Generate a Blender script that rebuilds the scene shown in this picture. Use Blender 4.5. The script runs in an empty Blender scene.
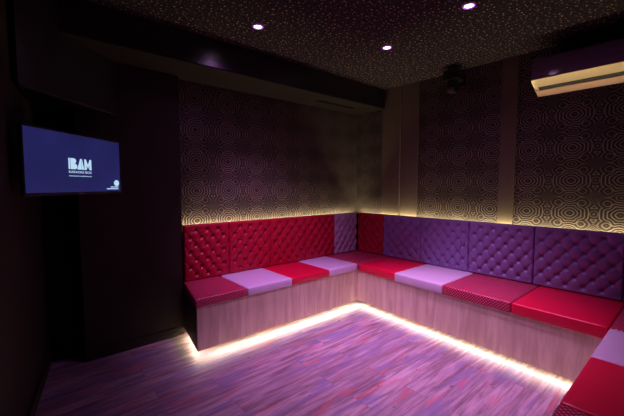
import bpy, bmesh, math, random
from mathutils import Vector, Matrix
random.seed(7)
S = bpy.context.scene
COL = S.collection
PI = math.pi

# ------------------------------------------------------------------ camera, world, exposure, lights
f_px, cx, cy = 336.6, 312.0, 208.0
pitch = math.atan(22.3 / f_px)
yaw = math.atan(395 / math.hypot(f_px, 22.3))
CAM_H = 1.31
cd = bpy.data.cameras.new('camera')
cam = bpy.data.objects.new('camera', cd); COL.objects.link(cam)
cam.location = (0, 0, CAM_H)
cam.rotation_euler = (PI / 2 - pitch, 0, yaw - PI / 2)
cd.sensor_width = 36.0
cd.lens = f_px / 624 * 36.0
cd.clip_start = 0.02
S.camera = cam

w = bpy.data.worlds.new('world'); S.world = w; w.use_nodes = True
w.node_tree.nodes['Background'].inputs[0].default_value = (0.006, 0.004, 0.008, 1)
w.node_tree.nodes['Background'].inputs[1].default_value = 1.0

S.view_settings.view_transform = 'Standard'
S.view_settings.look = 'None'
S.view_settings.gamma = 1.0
S.view_settings.exposure = 0.0
S.view_settings.use_curve_mapping = False
S.cycles.use_denoising = True
S.cycles.max_bounces = 8
S.cycles.diffuse_bounces = 4
S.cycles.sample_clamp_indirect = 3.0

CEIL = 2.46
YA = 3.03        # wallpapered wall left of the corner
XB = 3.375        # wallpapered wall right of the corner
# (x, y, watts, colour, cone deg, point the gimballed lamp aims at)
SPOTS = [(1.334, 2.162, 105, (0.88, 0.33, 1.0), 72, (1.88, 2.60, 0.45)), (2.344, 1.785, 80, (0.90, 0.40, 0.98), 62, (2.55, 1.38, 0.2)),
         (2.208, 1.044, 94, (0.92, 0.40, 0.92), 80, (2.22, 1.25, 0.0)), (1.72, 0.98, 92, (0.86, 0.36, 0.95), 76, (1.88, 1.45, 0.0))]  # the last lamp is added out of view to brighten the floor
SPILL = 0.042     # share of each lamp's power that leaves outside its beam
LED = (1.0, 0.81, 0.50)
LED_LOW = (1.0, 0.82, 0.58)

def add_light(name, kind, loc, power, color, **kw):
    l = bpy.data.lights.new(name, kind); l.energy = power; l.color = color
    for k, v in kw.items():
        if k != 'rot': setattr(l, k, v)
    o = bpy.data.objects.new(name, l); o.location = loc
    o.rotation_euler = kw.get('rot', (0, 0, 0)); COL.objects.link(o)
    return o

# ------------------------------------------------------------------ node helper
class N:
    """small expression wrapper around math node sockets"""
    def __init__(s, nt, sock): s.nt, s.s = nt, sock
    def op(s, o, *args):
        n = s.nt.nodes.new('ShaderNodeMath'); n.operation = o
        for i, a in enumerate((s,) + args):
            if isinstance(a, N): s.nt.links.new(a.s, n.inputs[i])
            else: n.inputs[i].default_value = a
        return N(s.nt, n.outputs[0])
    def __add__(s, o): return s.op('ADD', o)
    def __sub__(s, o): return s.op('SUBTRACT', o)
    def __mul__(s, o): return s.op('MULTIPLY', o)
    def __truediv__(s, o): return s.op('DIVIDE', o)
    def min(s, o): return s.op('MINIMUM', o)
    def max(s, o): return s.op('MAXIMUM', o)
    def gt(s, o): return s.op('GREATER_THAN', o)
    def lt(s, o): return s.op('LESS_THAN', o)
    def abs(s): return s.op('ABSOLUTE')
    def sin(s): return s.op('SINE')
    def frac(s): return s.op('FRACT')
    def floor(s): return s.op('FLOOR')
    def pw(s, o): return s.op('POWER', o)

def smooth(n, a, b):
    m = n.nt.nodes.new('ShaderNodeMapRange'); m.interpolation_type = 'SMOOTHSTEP'
    n.nt.links.new(n.s, m.inputs[0]); m.inputs[1].default_value = a; m.inputs[2].default_value = b
    return N(n.nt, m.outputs[0])

def new_mat(name, base=(0.5, 0.5, 0.5), rough=0.5, metal=0.0, spec=0.5, coat=0.0):
    m = bpy.data.materials.new(name); m.use_nodes = True
    b = m.node_tree.nodes['Principled BSDF']
    b.inputs['Base Color'].default_value = (*base, 1)
    b.inputs['Roughness'].default_value = rough
    b.inputs['Metallic'].default_value = metal
    b.inputs['Specular IOR Level'].default_value = spec
    b.inputs['Coat Weight'].default_value = coat
    b.inputs['Coat Roughness'].default_value = 0.15
    return m, m.node_tree, b

def mix(nt, fac, a, b):
    n = nt.nodes.new('ShaderNodeMix'); n.data_type = 'RGBA'
    if isinstance(fac, N): nt.links.new(fac.s, n.inputs[0])
    elif isinstance(fac, (int, float)): n.inputs[0].default_value = fac
    else: nt.links.new(fac, n.inputs[0])
    for v, i in ((a, 6), (b, 7)):
        if isinstance(v, tuple): n.inputs[i].default_value = (*v, 1)
        else: nt.links.new(v, n.inputs[i])
    return n.outputs[2]

def coords(nt, kind='Object', scale=(1, 1, 1), loc=(0, 0, 0)):
    t = nt.nodes.new('ShaderNodeTexCoord'); m = nt.nodes.new('ShaderNodeMapping')
    nt.links.new(t.outputs[kind], m.inputs[0])
    m.inputs['Scale'].default_value = scale; m.inputs['Location'].default_value = loc
    return m.outputs[0]

def noise(nt, vec, scale, detail=3, rough=0.5, dist=0.0):
    n = nt.nodes.new('ShaderNodeTexNoise'); nt.links.new(vec, n.inputs['Vector'])
    n.inputs['Scale'].default_value = scale; n.inputs['Detail'].default_value = detail
    n.inputs['Roughness'].default_value = rough; n.inputs['Distortion'].default_value = dist
    return N(nt, n.outputs[0])

def bump(nt, b, h, strength=0.3, dist=0.01):
    n = nt.nodes.new('ShaderNodeBump'); n.inputs['Strength'].default_value = strength
    n.inputs['Distance'].default_value = dist
    nt.links.new(h.s, n.inputs['Height']); nt.links.new(n.outputs[0], b.inputs['Normal'])

# ------------------------------------------------------------------ materials
def mat_wallpaper():
    m, nt, b = new_mat('patterned_wallpaper', rough=0.42, spec=0.3)
    uv = nt.nodes.new('ShaderNodeUVMap'); uv.uv_map = 'UVMap'
    sp = nt.nodes.new('ShaderNodeSeparateXYZ'); nt.links.new(uv.outputs[0], sp.inputs[0])
    u, v = N(nt, sp.outputs[0]), N(nt, sp.outputs[1])
    a = ((u + 100.5).frac() - 0.5).abs()
    c = ((v + 100.5).frac() - 0.5).abs()
    def dist(px, py, sx=1.0, sy=1.0):
        dx = (a - px) * sx; dy = (c - py) * sy
        return (dx * dx + dy * dy).op('SQRT')
    # pointed octagon around every medallion
    th = c.op('ARCTAN2', a)
    wav = (th * 8).op('COSINE') * smooth(dist(0, 0), 0.16, 0.30) * 0.022
    d0 = ((a * 0.80 + c * 0.72).max(c * 1.02)) * 0.45 + dist(0, 0) * 0.55 + wav
    d1 = ((a - 0.25).abs() * 0.6 + (c - 0.32).abs() * 0.6) * 0.45 + dist(0.25, 0.32) * 0.55
    d2 = dist(0.5, 0.0, 1.2, 1.0)
    d4 = dist(0.0, 0.5, 1.0, 1.2)
    d3 = (a * -1 + 0.5) + (c * -1 + 0.5)
    F = (d0 - 0.07).min(d1 + 0.17).min(d2 + 0.22).min(d4 + 0.22)
    lines = smooth(((F * (2 * PI * 13.5)).sin()), 0.15, 0.8)
    fine = smooth(((d3 * (2 * PI * 16)).sin()), 0.0, 0.7) * 0.42
    inB = smooth(d3 * -1, -0.25, -0.22)
    core = smooth(d0 * -1, -0.075, -0.06)
    pat = lines * (smooth(((d1 + 0.17).min(d2 + 0.22).min(d4 + 0.22)) - (d0 - 0.07), -0.02, 0.0) * 0.35 + 0.65) * (inB * -1 + 1) + fine * inB
    pat = pat * (core * -0.8 + 1)
    tone = noise(nt, uv.outputs[0], 1.3, 2)
    pat = pat * (tone * 0.5 + 0.7)
    nt.links.new(mix(nt, pat, (0.026, 0.019, 0.018), (0.25, 0.205, 0.165)), b.inputs['Base Color'])
    nt.links.new((pat * 0.35).s, b.inputs['Metallic'])
    bump(nt, b, pat, 0.2, 0.003)
    return m

def mat_ceiling():
    m, nt, b = new_mat('star_dotted_ceiling', rough=0.7, spec=0.2)
    vec = coords(nt, 'Object')
    vo = nt.nodes.new('ShaderNodeTexVoronoi'); vo.voronoi_dimensions = '2D'; nt.links.new(vec, vo.inputs['Vector'])
    vo.inputs['Scale'].default_value = 24.0; vo.inputs['Randomness'].default_value = 0.85
    d = N(nt, vo.outputs['Distance'])
    sep = nt.nodes.new('ShaderNodeSeparateColor'); nt.links.new(vo.outputs['Color'], sep.inputs[0])
    r = N(nt, sep.outputs[0])
    dot = smooth(d * -1 + (r * 0.07 + 0.11), 0.0, 0.06) * (N(nt, sep.outputs[1]) * 0.7 + 0.3)
    vo2 = nt.nodes.new('ShaderNodeTexVoronoi'); vo2.voronoi_dimensions = '2D'; nt.links.new(vec, vo2.inputs['Vector'])
    vo2.inputs['Scale'].default_value = 43.0
    d2 = smooth(N(nt, vo2.outputs['Distance']) * -1 + 0.13, 0.0, 0.06) * 0.4
    nt.links.new(mix(nt, dot.max(d2), (0.018, 0.015, 0.013), (0.70, 0.60, 0.48)), b.inputs['Base Color'])
    return m

def mat_floor():
    m, nt, b = new_mat('weathered_plank_floor', rough=0.42, spec=0.4)
    vec = coords(nt, 'Object')
    br = nt.nodes.new('ShaderNodeTexBrick'); nt.links.new(vec, br.inputs['Vector'])
    br.offset = 0.37; br.offset_frequency = 2
    br.inputs['Color1'].default_value = (0, 0, 0, 1); br.inputs['Color2'].default_value = (1, 1, 1, 1)
    br.inputs['Mortar'].default_value = (0.5, 0.5, 0.5, 1)
    br.inputs['Scale'].default_value = 1.0; br.inputs['Mortar Size'].default_value = 0.0012
    br.inputs['Brick Width'].default_value = 0.92; br.inputs['Row Height'].default_value = 0.152
    sep = nt.nodes.new('ShaderNodeSeparateColor'); nt.links.new(br.outputs['Color'], sep.inputs[0])
    tone = N(nt, sep.outputs[0]); mortar = N(nt, br.outputs['Fac'])
    # offset grain per plank
    cmb = nt.nodes.new('ShaderNodeCombineXYZ'); nt.links.new((tone * 9).s, cmb.inputs[0]); nt.links.new((tone * 5).s, cmb.inputs[2])
    va = nt.nodes.new('ShaderNodeVectorMath'); va.operation = 'ADD'
    nt.links.new(coords(nt, 'Object', (1.6, 19, 1)), va.inputs[0]); nt.links.new(cmb.outputs[0], va.inputs[1])
    g1 = noise(nt, va.outputs[0], 1.6, 5, 0.62, 0.6)
    g2 = noise(nt, va.outputs[0], 4.2, 7, 0.7, 0.3)
    vb = nt.nodes.new('ShaderNodeVectorMath'); vb.operation = 'ADD'
    nt.links.new(coords(nt, 'Object', (1.9, 9, 1), (7, 3, 0)), vb.inputs[0]); nt.links.new(cmb.outputs[0], vb.inputs[1])
    red = smooth(noise(nt, vb.outputs[0], 1.5, 4, 0.6, 0.4), 0.55, 0.70)
    blue = smooth(noise(nt, vb.outputs[0], 1.1, 3, 0.5, 0.2) * -1, -0.50, -0.36)
    c = mix(nt, smooth(g1, 0.3, 0.7), (0.22, 0.14, 0.17), (0.70, 0.56, 0.60))
    c = mix(nt, blue * 0.7, c, (0.26, 0.24, 0.44))
    c = mix(nt, red * 0.75, c, (0.80, 0.15, 0.15))
    c = mix(nt, smooth(g2, 0.56, 0.74) * 0.6, c, (0.13, 0.07, 0.09))
    kn = noise(nt, coords(nt, 'Object', (9, 17, 1)), 1.0, 2, 0.5, 0.2)
    c = mix(nt, smooth(kn, 0.70, 0.76) * 0.8, c, (0.10, 0.04, 0.06))
    c = mix(nt, (tone * 0.45), c, (0.30, 0.20, 0.26))
    c = mix(nt, mortar * 0.6, c, (0.06, 0.04, 0.05))
    nt.links.new(c, b.inputs['Base Color'])
    nt.links.new((g2 * 0.25 + 0.30).s, b.inputs['Roughness'])
    bump(nt, b, g2 * 0.4 - mortar, 0.25, 0.002)
    return m

def mat_wood():
    m, nt, b = new_mat('pale_oak_laminate', rough=0.45, spec=0.35)
    v = coords(nt, 'Object', (9, 9, 0.9))
    g = noise(nt, v, 2.2, 5, 0.6, 0.5)
    g2 = noise(nt, coords(nt, 'Object', (34, 34, 1.6)), 2.0, 3, 0.6)
    c = mix(nt, smooth(g, 0.3, 0.7), (0.62, 0.52, 0.35), (0.84, 0.75, 0.52))
    c = mix(nt, smooth(g2, 0.55, 0.75) * 0.30, c, (0.38, 0.29, 0.20))
    nt.links.new(c, b.inputs['Base Color'])
    bump(nt, b, g2, 0.08, 0.001)
    return m

def mat_vinyl(name, col, rough=0.36, wrinkle=0.5):
    m, nt, b = new_mat(name, col, rough, spec=0.45)
    n1 = noise(nt, coords(nt, 'Object', (1, 1, 1)), 9, 3, 0.5, 0.6)
    n2 = noise(nt, coords(nt, 'Object', (1, 1, 1)), 240, 2)
    bump(nt, b, n1 * wrinkle + n2 * 0.06, 0.35, 0.012)
    c = mix(nt, n1 * 0.35, col, tuple(x * 0.7 for x in col))
    nt.links.new(c, b.inputs['Base Color'])
    return m

def mat_check():
    m, nt, b = new_mat('magenta_grid_fabric', rough=0.38, spec=0.5)
    v = coords(nt, 'Object')
    sp = nt.nodes.new('ShaderNodeSeparateXYZ'); nt.links.new(v, sp.inputs[0])
    X, Y, Z = [N(nt, sp.outputs[i]) for i in range(3)]
    k = 2 * PI / 0.024
    lx = (X * k).sin(); ly = (Y * k).sin(); lz = (Z * k).sin()
    geo = nt.nodes.new('ShaderNodeNewGeometry')
    sn = nt.nodes.new('ShaderNodeSeparateXYZ'); nt.links.new(geo.outputs['Normal'], sn.inputs[0])
    az = N(nt, sn.outputs[2]).abs().gt(0.7); ax = N(nt, sn.outputs[0]).abs().gt(0.7)
    p = az * (lx * ly) + (az * -1 + 1) * (ax * (ly * lz) + (ax * -1 + 1) * (lx * lz))
    q = smooth(p, 0.05, 0.5)
    base = mix(nt, q, (0.27, 0.001, 0.025), (0.95, 0.15, 0.27))
    base = mix(nt, smooth(p * -1, 0.2, 0.7) * 0.5, base, (0.08, 0.003, 0.03))
    nt.links.new(base, b.inputs['Base Color'])
    n1 = noise(nt, coords(nt, 'Object'), 10, 3, 0.5, 0.8)
    bump(nt, b, n1 * 0.5 + q * 0.04, 0.35, 0.012)
    return m

def mat_dark(name, base, rough=0.7, k=0.5):
    m, nt, b = new_mat(name, base, rough, spec=0.25)
    n = noise(nt, coords(nt, 'Object'), 14, 4)
    nt.links.new(mix(nt, n * k, base, tuple(x * 0.6 for x in base)), b.inputs['Base Color'])
    if 'soffit_black' in name: b.inputs['Specular IOR Level'].default_value = 1.0
    return m

def mat_emit(name, col, strength):
    m = bpy.data.materials.new(name); m.use_nodes = True; nt = m.node_tree
    b = nt.nodes['Principled BSDF']; b.inputs['Base Color'].default_value = (0.02, 0.02, 0.02, 1)
    b.inputs['Emission Color'].default_value = (*col, 1); b.inputs['Emission Strength'].default_value = strength
    return m

def mat_screen():
    m, nt, b = new_mat('lit_screen', (0.01, 0.01, 0.02), 0.25)
    v = coords(nt, 'Object')
    n = noise(nt, v, 4.5, 2)
    nt.links.new(mix(nt, n, (0.008, 0.010, 0.062), (0.020, 0.020, 0.125)), b.inputs['Emission Color'])
    b.inputs['Emission Strength'].default_value = 1.0
    return m

M = dict(
    paper=mat_wallpaper(), ceil=mat_ceiling(), floor=mat_floor(), wood=mat_wood(),
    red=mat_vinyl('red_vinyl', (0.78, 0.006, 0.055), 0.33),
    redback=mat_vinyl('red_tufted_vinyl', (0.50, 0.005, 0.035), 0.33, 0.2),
    lav=mat_vinyl('pale_lavender_vinyl', (0.76, 0.66, 0.80), 0.38),
    purple=mat_vinyl('purple_tufted_vinyl', (0.30, 0.20, 0.46), 0.34, 0.2),
    lilac=mat_vinyl('lilac_tufted_vinyl', (0.52, 0.40, 0.52), 0.36, 0.2),
    check=mat_check(),
    black=mat_dark('matt_black_paint', (0.010, 0.009, 0.010), 0.6),
    panel=mat_dark('dark_brown_panel', (0.036, 0.031, 0.020), 0.6),
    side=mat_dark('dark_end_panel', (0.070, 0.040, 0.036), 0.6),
    plaster=mat_dark('dull_bronze_plaster', (0.15, 0.12, 0.08), 0.6),
    soffit=mat_dark('soffit_black_paint', (0.012, 0.009, 0.012), 0.28),
    under=mat_dark('soffit_brown_underside', (0.020, 0.015, 0.009), 0.7),
    plastic=new_mat('black_plastic', (0.012, 0.012, 0.014), 0.35)[0],
    gloss=new_mat('glossy_plum_casing', (0.24, 0.15, 0.27), 0.09, spec=0.6, coat=0.5)[0],
    silver=new_mat('champagne_metal', (0.74, 0.60, 0.38), 0.30, metal=0.9)[0],
    copper=new_mat('dull_copper_metal', (0.50, 0.33, 0.24), 0.35, metal=0.9)[0],
    metal=new_mat('brushed_steel', (0.5, 0.5, 0.52), 0.35, metal=1.0)[0],
    ring=new_mat('satin_white_ring', (0.42, 0.38, 0.42), 0.4)[0],
    led=mat_emit('warm_led_strip', (1.0, 0.78, 0.36), 6.0),
    bulb=mat_emit('magenta_lamp_lens', (1.0, 0.62, 1.0), 14.0),
    rim=mat_emit('violet_halo_glow', (0.55, 0.10, 0.9), 1.6),  # glow imitating the violet bloom around a lamp
    screen=mat_screen(),
    glyph=mat_emit('screen_lettering', (0.48, 0.70, 0.92), 1.0),
    glyph2=mat_emit('screen_small_lettering', (0.30, 0.38, 0.72), 0.8),
    brown=new_mat('brown_grille', (0.16, 0.085, 0.07), 0.6)[0],
)

# ------------------------------------------------------------------ mesh helpers
def obj(name, bm, mats, parent=None, loc=(0, 0, 0), smooth_=False):
    me = bpy.data.meshes.new(name)
    bmesh.ops.recalc_face_normals(bm, faces=bm.faces)
    bm.to_mesh(me); bm.free()
    if not isinstance(mats, (list, tuple)): mats = [mats]
    for m in mats: me.materials.append(m)
    if smooth_:
        for p in me.polygons: p.use_smooth = True
    o = bpy.data.objects.new(name, me); COL.objects.link(o)
    o.parent = parent; o.location = loc
    return o

def thing(name, label, cat, loc=(0, 0, 0), rotz=0.0, group=None):
    o = bpy.data.objects.new(name, None); COL.objects.link(o)
    o.empty_display_size = 0.1
    o.location = loc; o.rotation_euler = (0, 0, rotz)
    return tag(o, label, cat, group)

def tag(o, label, cat, group=None):
    o['label'] = label; o['category'] = cat
    if group: o['group'] = group
    return o

def struct(o, label=None, cat='room part'):
    o['kind'] = 'structure'
    if label: o['label'] = label; o['category'] = cat
    return o

def add_box(bm, x0, x1, y0, y1, z0, z1, bevel=0.0, seg=2):
    r = bmesh.ops.create_cube(bm, size=1.0)
    vs = r['verts']
    bmesh.ops.transform(bm, matrix=Matrix.Translation(((x0 + x1) / 2, (y0 + y1) / 2, (z0 + z1) / 2)) @
                        Matrix.Diagonal((x1 - x0, y1 - y0, z1 - z0, 1)), verts=vs)
    if bevel:
        es = list({e for v in vs for e in v.link_edges})
        bmesh.ops.bevel(bm, geom=es, offset=bevel, segments=seg, profile=0.5, affect='EDGES')
    return bm

def box(*a, **k): return add_box(bmesh.new(), *a, **k)

def add_prism(bm, pts, z0, z1):
    lo = [bm.verts.new((x, y, z0)) for x, y in pts]; hi = [bm.verts.new((x, y, z1)) for x, y in pts]
    n = len(pts)
    bm.faces.new(lo[::-1]); bm.faces.new(hi)
    for i in range(n): bm.faces.new((lo[i], lo[(i + 1) % n], hi[(i + 1) % n], hi[i]))
    return bm

def add_cyl(bm, c, r, h, axis='Z', seg=24, r2=None):
    mt = Matrix.Translation(c)
    if axis == 'X': mt = mt @ Matrix.Rotation(PI / 2, 4, 'Y')
    if axis == 'Y': mt = mt @ Matrix.Rotation(PI / 2, 4, 'X')
    bmesh.ops.create_cone(bm, cap_ends=True, segments=seg, radius1=r, radius2=r if r2 is None else r2, depth=h, matrix=mt)
    return bm

# ------------------------------------------------------------------ structure
obj_floor = struct(obj('floor', box(-1.6, 3.6, -1.8, 3.4, -0.08, 0.0), M['floor']))
struct(obj('ceiling', box(-1.6, 3.6, -1.8, 3.4, CEIL, CEIL + 0.08), M['ceil']))

def paper_wall(name, axis, spans, plane, depth, tile, phase, z0=0.0, z1=CEIL):
    """spans: list of (a,b) papered stretches of a wall; the box has UVs in pattern repeats"""
    bm = bmesh.new(); uvl = bm.loops.layers.uv.new('UVMap')
    for a, b_ in spans:
        if axis == 'x': add_box(bm, a, b_, plane, plane + depth, z0, z1)
        else: add_box(bm, plane, plane + depth, a, b_, z0, z1)
    for f in bm.faces:
        for l in f.loops:
            h = l.vert.co.x if axis == 'x' else l.vert.co.y
            l[uvl].uv = ((h - phase[0]) / tile[0], (l.vert.co.z - phase[1]) / tile[1])
    return struct(obj(name, bm, M['paper']))

paper_wall('wall_back', 'x', [(1.0, 3.5)], YA, 0.12, (0.317, 0.276), (1.2, 0.987))
paper_wall('wall_right', 'y', [(-0.35, 3.03)], XB, 0.12, (0.31, 0.264), (1.028, 1.088))
# plain plaster strips on the right-hand wall
struct(obj('trim_1', box(XB - 0.025, XB, 2.35, 2.60, 0.0, CEIL), M['plaster']))
struct(obj('trim_2', box(XB - 0.008, XB, 2.12, 2.35, 0.0, CEIL), M['plaster']))
struct(obj('trim_3', box(XB - 0.012, XB, 1.135, 1.265, 0.0, CEIL), M['plaster']))
# flat brown pillar beside the bench (the screen corner), its skirting
struct(obj('wall_pillar', box(0.295, 1.028, 2.945, 3.35, 0.0, CEIL), M['panel']))
struct(obj('baseboard_pillar', box(0.297, 0.96, 2.930, 2.945, 0.0, 0.075), M['panel']))
struct(obj('wall_niche', box(0.0, 0.36, 3.10, 3.3, 0.0, CEIL), M['black']))
# slanting left wall, with skirting
lw = [(0.093, 3.12), (-0.475, -0.25)]
struct(obj('wall_left', add_prism(bmesh.new(), [lw[0], lw[1], (lw[1][0] - 0.1, lw[1][1]), (-0.05, 3.3), (0.05, 3.3)], 0, CEIL), M['panel']))
def along(t, off): # point on the left wall, off into the room
    d = (Vector(lw[1]) - Vector(lw[0])); n = Vector((-d.y, d.x)).normalized()
    p = Vector(lw[0]) + d * t + n * off
    return (p.x, p.y)
struct(obj('baseboard_left', add_prism(bmesh.new(), [along(0.0, 0.0), along(1.0, 0.0), along(1.0, 0.014), along(0.005, 0.014)], 0, 0.08), M['panel']))
# boxed-in corner above the screen
struct(obj('trim_4', add_prism(bmesh.new(), [(0.575, 2.944), (0.0, 2.38), (0.08, 3.09), (0.29, 3.09), (0.575, 2.944)][:4], 1.842, CEIL - 0.002), M['soffit']))
struct(obj('trim_5', add_prism(bmesh.new(), [(0.581, 2.938), (0.003, 2.372), (-0.004, 2.379), (0.575, 2.945)], 1.836, 1.848), M['panel']))
# dropped bulkhead over the left bench, its brown underside
struct(obj('ceiling_bulkhead', box(-0.5, XB, 2.57, YA, 2.243, CEIL - 0.001), M['soffit']))
struct(obj('ceiling_bulkhead_underside', box(-0.45, XB - 0.002, 2.575, YA - 0.001, 2.235, 2.242), M['under']))
# the rest of the room, behind and beside the camera
struct(obj('wall_front', box(0.95, 3.46, -0.40, -0.28, 0.0, CEIL), M['panel']))
struct(obj('wall_return', box(0.90, 0.95, -1.8, -0.28, 0.0, CEIL), M['panel']))
struct(obj('wall_entrance', box(-1.6, 0.95, -1.85, -1.75, 0.0, CEIL), M['panel']))
struct(obj('wall_side', box(-1.65, -1.55, -1.8, -0.2, 0.0, CEIL), M['panel']))
struct(obj('wall_side_return', box(-1.6, -0.48, -0.30, -0.25, 0.0, CEIL), M['panel']))

# ------------------------------------------------------------------ benches
SEAT_Z0, SEAT_Z1 = 0.40, 0.47
YS, XS = 2.406, 2.709            # seat fronts
YP, XP = 2.43, 2.73              # plinth fronts
YC = 0.335                       # front of the bench on the camera's side
YBACK, XBACK = 2.906, 3.25       # faces of the backrests
PZ = 0.06
KS = 0.052          # the long bench front is slightly out of square with its wall
def xs(y): return XS - KS * (YS - y)
def xp(y): return XP - KS * (YP - y)
ZB = 0.388          # the long bench sits a touch lower
XE = xs(YC)

def plinth(label, pts_front, name='bench_base'):
    """pts: list of boards (x0,x1,y0,y1)"""
    t = thing(name, label, 'bench', (pts_front['origin'][0], pts_front['origin'][1], 0))
    ox, oy = pts_front['origin']
    for nm, dims, mt in pts_front['boards']:
        if len(dims) == 3:
            obj(nm, add_prism(bmesh.new(), [(x - ox, y - oy) for x, y in dims[0]], dims[1], dims[2]), M[mt], t); continue
        x0, x1, y0, y1, z0, z1 = dims
        obj(nm, box(x0 - ox, x1 - ox, y0 - oy, y1 - oy, z0, z1, bevel=0.0015, seg=1), M[mt], t)
    return t

plinth('pale wood bench base under the red tufted backrests, left of the corner', dict(origin=(1.85, 2.7), boards=[
    ('front_panel', (0.945, XP + 0.018, YP, YP + 0.018, PZ, SEAT_Z0), 'wood'),
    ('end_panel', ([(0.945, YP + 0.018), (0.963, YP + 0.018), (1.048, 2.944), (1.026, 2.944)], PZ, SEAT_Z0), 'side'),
    ('toe_kick', (1.06, 2.875, 2.575, 2.59, 0.0, PZ + 0.02), 'wood'),
    ('toe_kick', ([(1.06, 2.591), (1.075, 2.591), (1.130, 2.90), (1.115, 2.90)], 0.0, PZ + 0.02), 'wood'),
    ('seat_board', (1.06, 3.24, YP + 0.018, 2.93, SEAT_Z0 - 0.02, SEAT_Z0 - 0.001), 'side')]))
plinth('long pale wood bench base below the purple tufted backrests, on the right wall', dict(origin=(3.0, 1.4), boards=[
    ('front_panel', ([(xp(YC - 0.024), YC - 0.024), (xp(YC - 0.024) + 0.018, YC - 0.024), (XP + 0.018, YP - 0.001), (XP, YP - 0.001)], PZ, ZB), 'wood'),
    ('toe_kick', ([(xp(0.26) + 0.145, 0.26), (xp(0.26) + 0.16, 0.26), (XP + 0.16, 2.574), (XP + 0.145, 2.574)], 0.0, PZ + 0.02), 'wood'),
    ('seat_board', (XP + 0.018, 3.24, -0.2, YP - 0.002, ZB - 0.02, ZB - 0.001), 'side')]))
plinth('bench base carrying the three cushions at the lower right edge, nearest the viewer', dict(origin=(1.8, 0.1), boards=[
    ('front_panel', (0.98, xp(YC) - 0.004, YC - 0.042, YC - 0.024, PZ, ZB), 'wood'),
    ('end_panel', (0.98, 0.998, -0.25, YC - 0.042, PZ, ZB), 'side'),
    ('toe_kick', (1.05, 2.62, 0.24, 0.255, 0.0, PZ + 0.02), 'side'),
    ('seat_board', (0.998, xp(YC) - 0.02, -0.22, YC - 0.042, ZB - 0.02, ZB - 0.001), 'side')]))

def cushion(q, m, label, zb=SEAT_Z0):
    """q: footprint corners (x, y): front-left, front-right, back-right, back-left as a loop"""
    mx, my = sum(p[0] for p in q) / 4, sum(p[1] for p in q) / 4
    h = SEAT_Z1 - zb; g = 0.0018
    bm = bmesh.new()
    add_box(bm, -1, 1, -1, 1, 0, 1)
    # unit block with fine edges, mapped onto the footprint
    bm.free(); bm = bmesh.new()
    wx = math.dist(q[0], q[1]); wy = math.dist(q[1], q[2])
    add_box(bm, -wx / 2 + g, wx / 2 - g, -wy / 2 + g, wy / 2 - g, 0, h, bevel=0.013, seg=3)
    bmesh.ops.subdivide_edges(bm, edges=[e for e in bm.edges if e.calc_length() > 0.2], cuts=11, use_grid_fill=True)
    rr = random.Random(label)
    ph = [rr.uniform(0, 6.28) for _ in range(4)]
    hx, hy = wx / 2, wy / 2
    for v in bm.verts:
        a, b_ = v.co.x / hx, v.co.y / hy
        x, y, z = v.co
        if z > h * 0.6:
            z += 0.005 * max(0, (1 - a * a)) * max(0, (1 - b_ * b_))
        s_, t_ = (a + 1) / 2, (b_ + 1) / 2
        X = (q[0][0] * (1 - s_) + q[1][0] * s_) * (1 - t_) + (q[3][0] * (1 - s_) + q[2][0] * s_) * t_
        Y = (q[0][1] * (1 - s_) + q[1][1] * s_) * (1 - t_) + (q[3][1] * (1 - s_) + q[2][1] * s_) * t_
        v.co = (X - mx + 0.0006 * math.sin(38 * Y + 60 * z + ph[0]), Y - my + 0.0006 * math.sin(41 * X + 55 * z + ph[1]), z)
    o = obj('seat_cushion', bm, M[m], None, (mx, my, zb), True)
    return tag(o, label, 'cushion', 'seat cushions along the corner bench')

ax = [0.921, 1.363, 1.827, 2.292, 2.709]
YK, XK = YBACK + 0.034, XBACK + 0.034      # cushion backs, tucked under the backrests
for i, (m, lb) in enumerate([
    ('check', 'dark magenta grid-patterned seat cushion at the left end of the bench, beside the dark pillar'),
    ('lav', 'pale lavender seat cushion between the left end patterned cushion and a red one'),
    ('red', 'plain red seat cushion below the red backrests, between two lavender cushions'),
    ('lav', 'pale lavender seat cushion touching the corner, below the single lilac backrest')]):
    xl = 1.028 if i == 0 else ax[i]
    cushion([(ax[i], YS), (ax[i + 1], YS), (ax[i + 1], YK), (xl, YK)], m, lb)
cushion([(XS, YS), (XK, YS), (XK, YK), (XS, YK)], 'check', 'dark shaded patterned square cushion tucked into the far corner of the bench')
by = [2.406, 1.925, 1.420, 0.875, YC]
for i, (m, lb) in enumerate([
    ('red', 'plain red seat cushion on the right-hand bench, nearest the far corner'),
    ('lav', 'pale lavender seat cushion halfway along the right-hand bench, below purple backrests'),
    ('check', 'magenta grid-patterned seat cushion on the right-hand bench between lavender and red cushions'),
    ('red', 'broad glossy red seat cushion at the right end of the right-hand bench')]):
    y0, y1 = by[i + 1], by[i]
    cushion([(xs(y0), y0), (XK, y0), (XK, y1), (xs(y1), y1)], m, lb, ZB)
cushion([(XE, -0.22), (XK, -0.22), (XK, YC), (XE, YC)], 'check', 'dark patterned corner cushion just showing at the right edge of the picture', ZB)
cxs = [XE, 2.10, 1.55, 0.985]
for i, (m, lb) in enumerate([
    ('lav', 'pale lavender seat cushion at the right edge on the nearest bench'),
    ('red', 'plain red seat cushion on the nearest bench between lavender and patterned cushions'),
    ('check', 'magenta grid-patterned seat cushion in the bottom right corner on the nearest bench')]):
    cushion([(cxs[i + 1], -0.22), (cxs[i], -0.22), (cxs[i], YC), (cxs[i + 1], YC)], m, lb, ZB)

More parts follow.
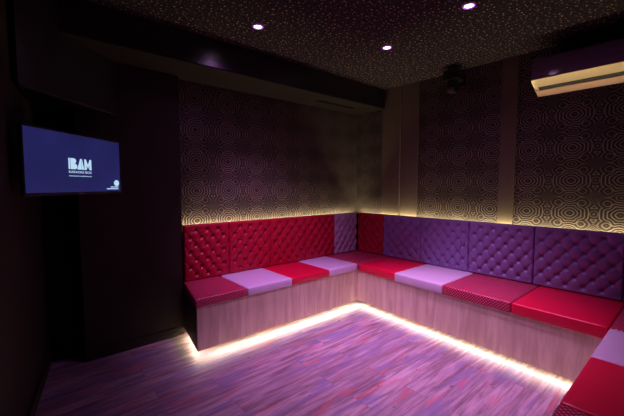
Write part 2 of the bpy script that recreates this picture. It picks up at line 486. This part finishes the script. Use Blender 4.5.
# ------------------------------------------------------------------ tufted backrests
BTN = None
def backrest(p0, length, dirv, m, label, facing, rows_seed=0):
    """p0: left lower corner seen from the room; dirv: unit vector along the wall; facing: unit vector into the room"""
    global BTN
    H = 0.495; T = 0.055
    t = thing('tufted_backrest', label, 'backrest', (p0[0] + dirv[0] * length / 2, p0[1] + dirv[1] * length / 2, SEAT_Z1 + 0.001),
              math.atan2(dirv[1], dirv[0]), 'tufted backrest panels along the bench')
    # local: x along, -y into the room
    W = length - 0.003
    nc = 4 if length < 0.5 else 5
    if length < 0.42: nc = 4
    if nc == 5 and length < 0.52: nc = 4
    Wd = W / nc; Vd = 0.140
    ztop0 = 0.048
    btns = []
    for k in range(7):
        z = H - (ztop0 + 0.066 * k)
        n = nc - 1 if k % 2 == 0 else nc
        for i in range(n):
            x = -W / 2 + Wd * ((i + 1) if k % 2 == 0 else (i + 0.5))
            btns.append((x, z))
    Vd = 0.132
    nx, nz = int(W / 0.0062), int(H / 0.0062)
    bm = bmesh.new(); grid = []
    for j in range(nz + 1):
        row = []
        for i in range(nx + 1):
            x = -W / 2 + W * i / nx; z = H * j / nz
            a = (x + W / 2) / Wd; b_ = (H - z - ztop0) / Vd
            p, q = a + b_, a - b_
            s = abs(math.sin(PI * p) * math.sin(PI * q))
            hgt = 0.018 * s ** 0.33
            # outside the tufted field the pleats fade out
            e = min(x + W / 2, W / 2 - x, z, H - z)
            fld = min(1, max(0, (min(z - 0.012, H - z - 0.012)) / 0.04))
            hgt = hgt * fld + 0.014 * (1 - fld)
            dm = min((x - bx) ** 2 + (z - bz) ** 2 for bx, bz in btns)
            hgt -= 0.018 * math.exp(-dm / 0.00024)
            rim = min(1, e / 0.010); rim = math.sqrt(max(0, 1 - (1 - rim) ** 2))
            row.append(bm.verts.new((x, T - 0.030 - hgt * rim - 0.010 * rim, z)))
        grid.append(row)
    for j in range(nz):
        for i in range(nx):
            bm.faces.new((grid[j][i], grid[j][i + 1], grid[j + 1][i + 1], grid[j + 1][i]))
    # sides and back
    def quad(a, b_, c, d): bm.faces.new((a, b_, c, d))
    bk = {(i, j): bm.verts.new((-W / 2 + W * i, T + 0.006, H * j)) for i in (0, 1) for j in (0, 1)}
    bm.faces.new((bk[0, 0], bk[0, 1], bk[1, 1], bk[1, 0]))
    bm.faces.new([bk[0, 0], bk[1, 0]] + [grid[0][i] for i in range(nx, -1, -1)])
    bm.faces.new([bk[1, 1], bk[0, 1]] + [grid[nz][i] for i in range(0, nx + 1)])
    bm.faces.new([bk[0, 1], bk[0, 0]] + [grid[j][0] for j in range(0, nz + 1)])
    bm.faces.new([bk[1, 0], bk[1, 1]] + [grid[j][nx] for j in range(nz, -1, -1)])
    o = obj('upholstery', bm, M[m], t, (0, 0, 0), True)
    for x, z in btns:
        key = m
        if BTN is None: BTN = {}
        if key not in BTN:
            bb = bmesh.new(); bmesh.ops.create_uvsphere(bb, u_segments=10, v_segments=6, radius=0.0075)
            bmesh.ops.scale(bb, vec=(1, 0.5, 1), verts=bb.verts)
            q = obj('button', bb, M[m], t, (x, T - 0.021, z), True); BTN[key] = q
        else:
            q = BTN[key].copy(); COL.objects.link(q); q.parent = t; q.location = (x, T - 0.021, z)
    return t

AX = [1.032, 1.454, 1.925, 2.393, 2.848, 3.262 - 0.014]
names = [('redback', 'red tufted backrest panel at the far left end, next to the dark pillar'),
         ('redback', 'red tufted backrest panel, second from the dark pillar, above the lavender cushion'),
         ('redback', 'red tufted backrest panel, third from the dark pillar, above the plain red cushion'),
         ('redback', 'red tufted backrest panel directly left of the lilac one'),
         ('lilac', 'narrow lilac tufted backrest panel left of the room corner, beside red ones')]
# front face at YBACK: local y of rim crest is about T-0.012-0.034
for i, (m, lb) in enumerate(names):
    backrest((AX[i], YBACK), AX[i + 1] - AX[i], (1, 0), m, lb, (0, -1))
BY = [2.906 - 0.003, 2.50, 2.00, 1.475, 0.925, 0.355, -0.21]
names = [('redback', 'shaded dark red tufted backrest panel right of the room corner'),
         ('purple', 'purple tufted backrest panel next to the dark red corner panel'),
         ('purple', 'purple tufted backrest panel, second from the dark red corner panel, above the lavender cushion'),
         ('purple', 'purple tufted backrest panel, third from the dark red corner panel, above the grid-patterned cushion'),
         ('purple', 'broad purple tufted backrest panel at the right, above the glossy red cushion'),
         ('purple', 'purple tufted backrest panel cut off by the right edge of the picture')]
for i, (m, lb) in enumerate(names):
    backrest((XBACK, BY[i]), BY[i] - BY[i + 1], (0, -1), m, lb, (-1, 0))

# ------------------------------------------------------------------ LED strips
def led_strip(x0, x1, y0, y1, z0, z1, label, group):
    ox, oy = (x0 + x1) / 2, (y0 + y1) / 2
    o = obj('led_strip', box(x0 - ox, x1 - ox, y0 - oy, y1 - oy, 0, z1 - z0), M['led'], None, (ox, oy, z0))
    return tag(o, label, 'light strip', group)
gU, gB = 'warm light strips under the benches', 'warm light strips behind the backrests'
led_strip(0.985, 2.755, YP + 0.020, YP + 0.028, PZ + 0.004, PZ + 0.012, 'warm white light strip glowing under the left bench', gU)
def led_prism(pts, z0, z1, label, group):
    mx, my = sum(p[0] for p in pts) / 4, sum(p[1] for p in pts) / 4
    return tag(obj('led_strip', add_prism(bmesh.new(), [(x - mx, y - my) for x, y in pts], 0, z1 - z0), M['led'], None, (mx, my, z0)), label, 'light strip', group)
led_prism([(xp(0.3) + 0.020, 0.3), (xp(0.3) + 0.028, 0.3), (XP + 0.028, YP - 0.01), (XP + 0.020, YP - 0.01)], PZ + 0.004, PZ + 0.012, 'warm white light strip glowing under the long right-hand bench', gU)
led_prism([(0.966, YP + 0.03), (0.974, YP + 0.03), (1.066, 2.90), (1.058, 2.90)], PZ + 0.004, PZ + 0.012, 'short warm light strip under the left end of the bench by the pillar', gU)
led_strip(1.03, 3.235, YBACK + 0.076, YBACK + 0.088, 0.918, 0.930, 'warm light strip behind the red backrests washing the wallpaper', gB)
led_strip(XBACK + 0.076, XBACK + 0.088, -0.2, 2.96, 0.918, 0.930, 'warm light strip behind the purple backrests washing the right wall', gB)
# ledge the rear strips sit on; unseen lips added to block light at seams
struct(obj('trim_6', box(1.022, XB - 0.001, YBACK + 0.063, YA - 0.001, 0.40, 0.917), M['black']))
struct(obj('light_leak_lip_back', box(1.032, XB - 0.03, YBACK + 0.0625, YBACK + 0.0665, 0.40, 0.955), M['black']))
struct(obj('light_leak_lip_right', box(XBACK + 0.0625, XBACK + 0.0665, -0.21, YBACK + 0.062, 0.40, 0.955), M['black']))
struct(obj('trim_7', box(XBACK + 0.063, XB - 0.001, -0.21, YBACK + 0.06, 0.40, 0.917), M['black']))

def strip_light(name, p0, p1, power, direction, width=0.012, color=LED):
    """thin area light from p0 to p1 shining along direction"""
    p0, p1 = Vector(p0), Vector(p1); L = (p1 - p0).length
    x = (p1 - p0).normalized(); z = -Vector(direction).normalized(); z = (z - x * z.dot(x)).normalized(); y = z.cross(x)
    o = add_light(name, 'AREA', (p0 + p1) / 2, power, color, shape='RECTANGLE', size=L, size_y=width)
    o.rotation_euler = Matrix((x, y, z)).transposed().to_euler()
    return o
UW, BW = 2.5, 2.9            # watts per metre
strip_light('under_bench_light', (0.99, YP + 0.024, PZ + 0.003), (2.74, YP + 0.024, PZ + 0.003), UW * 1.75, (0, -0.3, -1), 0.008, LED_LOW)
strip_light('under_bench_light', (xp(0.31) + 0.024, 0.31, PZ + 0.003), (XP + 0.024, 2.46, PZ + 0.003), UW * 2.1, (-0.3, 0, -1), 0.008, LED_LOW)
strip_light('under_bench_light', (0.970, YP + 0.04, PZ + 0.003), (1.062, 2.90, PZ + 0.003), UW * 0.26, (-0.3, 0, -1), 0.008, LED_LOW)
strip_light('backrest_light', (1.04, YBACK + 0.082, 0.938), (3.30, YBACK + 0.082, 0.938), BW * 1.9, (0, 0.5, 1))
strip_light('backrest_light', (XBACK + 0.082, -0.2, 0.938), (XBACK + 0.082, 2.96, 0.938), BW * 3.1, (0.5, 0, 1))

# ------------------------------------------------------------------ downlights
def lathe(profile, seg=32):
    bm = bmesh.new(); rings = []
    for r, z in profile:
        rings.append([bm.verts.new((r * math.cos(2 * PI * k / seg), r * math.sin(2 * PI * k / seg), z)) for k in range(seg)])
    for a, b_ in zip(rings, rings[1:]):
        for k in range(seg): bm.faces.new((a[k], a[(k + 1) % seg], b_[(k + 1) % seg], b_[k]))
    return bm
ring0 = lens0 = None
dl = ['round magenta ceiling spotlight nearest the dark bulkhead on the left', 'round magenta ceiling spotlight in the middle, above the corner',
      'round magenta ceiling spotlight closest to the air conditioner, near the top edge', 'unseen ceiling spotlight added out of view to light the floor']
for i, (x, y, pw, c, ang, aim) in enumerate(SPOTS):
    t = thing('ceiling_spotlight', dl[i], 'ceiling light', (x, y, CEIL), 0, 'recessed ceiling spotlights')
    if ring0 is None:
        ring0 = obj('trim_ring', lathe([(0.026, -0.004), (0.030, -0.009), (0.041, -0.007), (0.044, 0.0)]), M['ring'], t, smooth_=True)
        lens0 = obj('lens', lathe([(0.001, -0.0078), (0.014, -0.0075), (0.022, -0.0065), (0.027, -0.003)]), M['bulb'], t, smooth_=True)
        halo0 = obj('bloom_halo', lathe([(0.027, -0.0045), (0.031, -0.0105), (0.036, -0.009)]), M['rim'], t, smooth_=True)  # glowing ring stands in for the bloom around the lens
    else:
        for s in (ring0, lens0, halo0):
            c_ = s.copy(); COL.objects.link(c_); c_.parent = t
    l = add_light('spot_beam', 'SPOT', (0, 0, -0.03), pw, c, spot_size=math.radians(ang), spot_blend=1.0, shadow_soft_size=0.022)
    l.parent = t
    l.rotation_euler = (Vector(aim) - Vector((x, y, CEIL - 0.03))).to_track_quat('-Z', 'Y').to_euler()
    l = add_light('spot_spill', 'SPOT', (0, 0, -0.03), pw * SPILL, (c[0] * 0.85, c[1] * 0.8, c[2]), spot_size=math.radians(150), spot_blend=0.8, shadow_soft_size=0.022)
    l.parent = t

# ------------------------------------------------------------------ corner television
pL, pR = Vector((0.004, 2.242)), Vector((0.529, 2.752))
dv = (pR - pL).normalized()
tvw, z0, z1 = (pR - pL).length, 1.272, 1.613
mid = (pL + pR) / 2
tv = thing('television', 'flat television mounted across the dark corner, showing a logo on blue', 'television', (mid.x, mid.y, z0), math.atan2(dv.y, dv.x))
hw, hh = tvw / 2, z1 - z0     # local: x right, -y towards the room, z from the screen's lower edge
obj('screen', box(-hw, hw, 0.0, 0.004, 0, hh), M['screen'], tv)
bz = bmesh.new(); e = 0.011
add_box(bz, -hw - e, -hw, -0.004, 0.016, -0.016, hh + e, bevel=0.0015); add_box(bz, hw, hw + e, -0.004, 0.016, -0.016, hh + e, bevel=0.0015)
add_box(bz, -hw, hw, -0.004, 0.016, hh, hh + e, bevel=0.0015); add_box(bz, -hw, hw, -0.004, 0.016, -0.016, 0, bevel=0.0015)
bez = obj('bezel', bz, M['plastic'], tv)
obj('maker_badge', box(-0.016, 0.016, -0.0052, -0.004, -0.011, -0.006), M['metal'], bez)
obj('casing', box(-hw, hw, 0.005, 0.016, 0.0, hh, bevel=0.002), M['plastic'], tv)
obj('rear_casing', box(-hw * 0.6, hw * 0.6, 0.016, 0.04, 0.04, hh - 0.06, bevel=0.006), M['plastic'], tv)
br = bmesh.new(); add_box(br, -0.08, 0.08, 0.04, 0.05, 0.08, 0.26); add_box(br, -0.03, 0.03, 0.05, 0.24, 0.14, 0.19); add_box(br, -0.06, 0.06, 0.24, 0.26, 0.08, 0.26)
obj('wall_bracket', br, M['plastic'], tv)

def poly_plate(name, polys, m, parent, y=-0.0008, th=0.0007):
    bm = bmesh.new()
    for pts in polys:
        fr = [bm.verts.new((x, y - th, z)) for x, z in pts]; bk = [bm.verts.new((x, y, z)) for x, z in pts]
        n = len(pts); bm.faces.new(fr); bm.faces.new(bk[::-1])
        for i in range(n): bm.faces.new((fr[i], fr[(i + 1) % n], bk[(i + 1) % n], bk[i]))
    return obj(name, bm, m, parent)

# screen u in 0..1 (left to right), v in 0..1 (bottom to top)
def sx(u): return -hw + 2 * hw * u
# the logo spans pixels 67..90 of 24..119.5; perspective corrected on the slanted screen
LX0, LX1 = 0.355, 0.640
LX0, LX1 = sx(0.380), sx(0.625)
lw_ = LX1 - LX0; lz0, lz1 = hh * 0.400, hh * 0.590; lh = lz1 - lz0
def lp(pts): return [(LX0 + lw_ * a, lz0 + lh * b_) for a, b_ in pts]
def arc(cx_, cz_, rx, rz, a0, a1, n=10): return [(cx_ + rx * math.cos(a0 + (a1 - a0) * k / n), cz_ + rz * math.sin(a0 + (a1 - a0) * k / n)) for k in range(n + 1)]
B = [lp([(0.0, 0), (0.055, 0), (0.055, 1), (0.0, 1)]),
     lp([(0.08, 0.51)] + arc(0.22, 0.755, 0.10, 0.245, -PI / 2, PI / 2) + [(0.08, 1.0)]),
     lp([(0.08, 0.0)] + arc(0.25, 0.255, 0.115, 0.255, -PI / 2, PI / 2) + [(0.08, 0.51)])]
A = [lp([(0.36, 0), (0.50, 1), (0.545, 1), (0.545, 0.0)]),
     lp([(0.56, 1.0), (0.575, 1.0), (0.665, 0.0), (0.56, 0.0)])]
Mm = [lp([(0.68, 0), (0.68, 1), (0.75, 1), (0.84, 0.48), (0.93, 1), (1.0, 1), (1.0, 0), (0.905, 0), (0.905, 0.50), (0.84, 0.10), (0.775, 0.50), (0.775, 0)])]
poly_plate('logo_lettering', B + A + Mm, M['glyph'], tv)

def text(name, body, size, x, z, m, parent, align='CENTER', width=None):
    cu = bpy.data.curves.new(name, 'FONT'); cu.body = body; cu.size = size; cu.align_x = align; cu.extrude = 0.0003; cu.offset = 0.0
    tmp = bpy.data.objects.new(name + '_tmp', cu); COL.objects.link(tmp)
    dg = bpy.context.evaluated_depsgraph_get(); dg.update()
    me = bpy.data.meshes.new_from_object(tmp.evaluated_get(dg))
    bpy.data.objects.remove(tmp)
    if width:
        xs = [v.co.x for v in me.vertices]; k = width / (max(xs) - min(xs))
        for v in me.vertices: v.co.x *= k
    me.transform(Matrix.Rotation(PI / 2, 4, 'X'))
    me.materials.clear(); me.materials.append(m)
    o = bpy.data.objects.new(name, me); COL.objects.link(o); o.parent = parent; o.location = (x, -0.0012, z)
    return o
lc = (LX0 + LX1) / 2
text('logo_caption', 'KARAOKE BOX', 0.020, lc, lz0 - 0.023, M['glyph'], tv, width=lw_)
text('web_address', 'www.bam-karaokebox.com', 0.011, lc, lz0 - 0.043, M['glyph'], tv, width=lw_)
bu = sx(0.945)
poly_plate('round_emblem', [arc(bu, hh * 0.165, 0.026, 0.021, 0, 2 * PI * 23 / 24, 23)], M['glyph'], tv)
bars = []
for x0, x1, z in [(-0.060, 0.018, hh * 0.075), (-0.100, 0.020, hh * 0.040)]:
    x = x0
    rr = random.Random(3)
    while x < x1 - 0.004:
        wd = rr.uniform(0.004, 0.009)
        bars.append([(bu + x, z), (bu + min(x + wd, x1), z), (bu + min(x + wd, x1), z + 0.007), (bu + x, z + 0.007)]); x += wd + 0.002
poly_plate('caption_line', bars, M['glyph'], tv)

# ------------------------------------------------------------------ air conditioner on the right wall
ac = thing('air_conditioner', 'glossy dark plum wall air conditioner with champagne trim at the top right', 'air conditioner', (XB - 0.035, 0.53, 2.03))
def extrude_y(prof, y0, y1):
    bm = bmesh.new()
    a = [bm.verts.new((x, y0, z)) for x, z in prof]; b_ = [bm.verts.new((x, y1, z)) for x, z in prof]
    n = len(prof); bm.faces.new(a); bm.faces.new(b_[::-1])
    for i in range(n): bm.faces.new((a[i], b_[i], b_[(i + 1) % n], a[(i + 1) % n]))
    return bm
L2 = 0.425
body = [(0.034, 0.03), (0.034, 0.30), (-0.14, 0.30), (-0.185, 0.292), (-0.205, 0.275), (-0.218, 0.23), (-0.225, 0.17), (-0.226, 0.122), (-0.216, 0.116), (-0.12, 0.070), (-0.06, 0.034), (-0.02, 0.03)]
bd = obj('casing', extrude_y(body, -L2, L2), M['gloss'], ac)
mod = bd.modifiers.new('bevel', 'BEVEL'); mod.width = 0.008; mod.segments = 3; mod.limit_method = 'ANGLE'; mod.angle_limit = 0.6
upper = [(-0.226, 0.121), (-0.229, 0.115), (-0.145, 0.072), (-0.135, 0.078), (-0.216, 0.118)]
obj('upper_trim', extrude_y(upper, -L2 + 0.012, L2 - 0.03), M['silver'], ac)
lou = [(-0.138, 0.074), (-0.141, 0.069), (-0.112, 0.053), (-0.105, 0.058)]
obj('louvre', extrude_y(lou, -L2 + 0.012, L2 - 0.03), M['plastic'], ac)
low = [(-0.112, 0.056), (-0.116, 0.050), (-0.060, 0.018), (-0.05, 0.016), (-0.05, 0.034)]
obj('lower_trim', extrude_y(low, -L2 + 0.004, L2 - 0.004), M['copper'], ac)
obj('end_cap', extrude_y([(-0.226, 0.124), (-0.231, 0.115), (-0.14, 0.064), (-0.10, 0.046), (-0.09, 0.052), (-0.215, 0.120)], L2 - 0.03, L2 - 0.001), M['silver'], ac)

# ------------------------------------------------------------------ small black speaker high on the right wall
sp = thing('wall_speaker', 'small black speaker on a bracket high on the right wall under the ceiling', 'speaker', (XB - 0.03, 1.65, 2.30))
obj('housing', box(-0.20, -0.06, -0.075, 0.075, 0.025, 0.12, bevel=0.008), M['plastic'], sp)
obj('lower_housing', box(-0.185, -0.09, -0.04, 0.04, -0.09, 0.02, bevel=0.01), M['plastic'], sp)
obj('grille', box(-0.192, -0.185, -0.032, 0.032, -0.085, -0.05, bevel=0.002), M['brown'], sp)
k = bmesh.new(); add_box(k, -0.06, 0.02, -0.02, 0.02, 0.04, 0.08); add_box(k, 0.018, 0.03, -0.05, 0.05, 0.0, 0.12)
obj('bracket', k, M['plastic'], sp)

# slot vent in the underside of the bulkhead
vt = bmesh.new(); 
for i in range(3): add_box(vt, -0.28, 0.28, -0.03 + i * 0.022, -0.018 + i * 0.022, -0.006, 0)
v = obj('slot_vent', vt, M['plastic'], None, (2.75, 2.80, 2.235))
tag(v, 'dark slatted air vent under the bulkhead near the corner', 'vent')
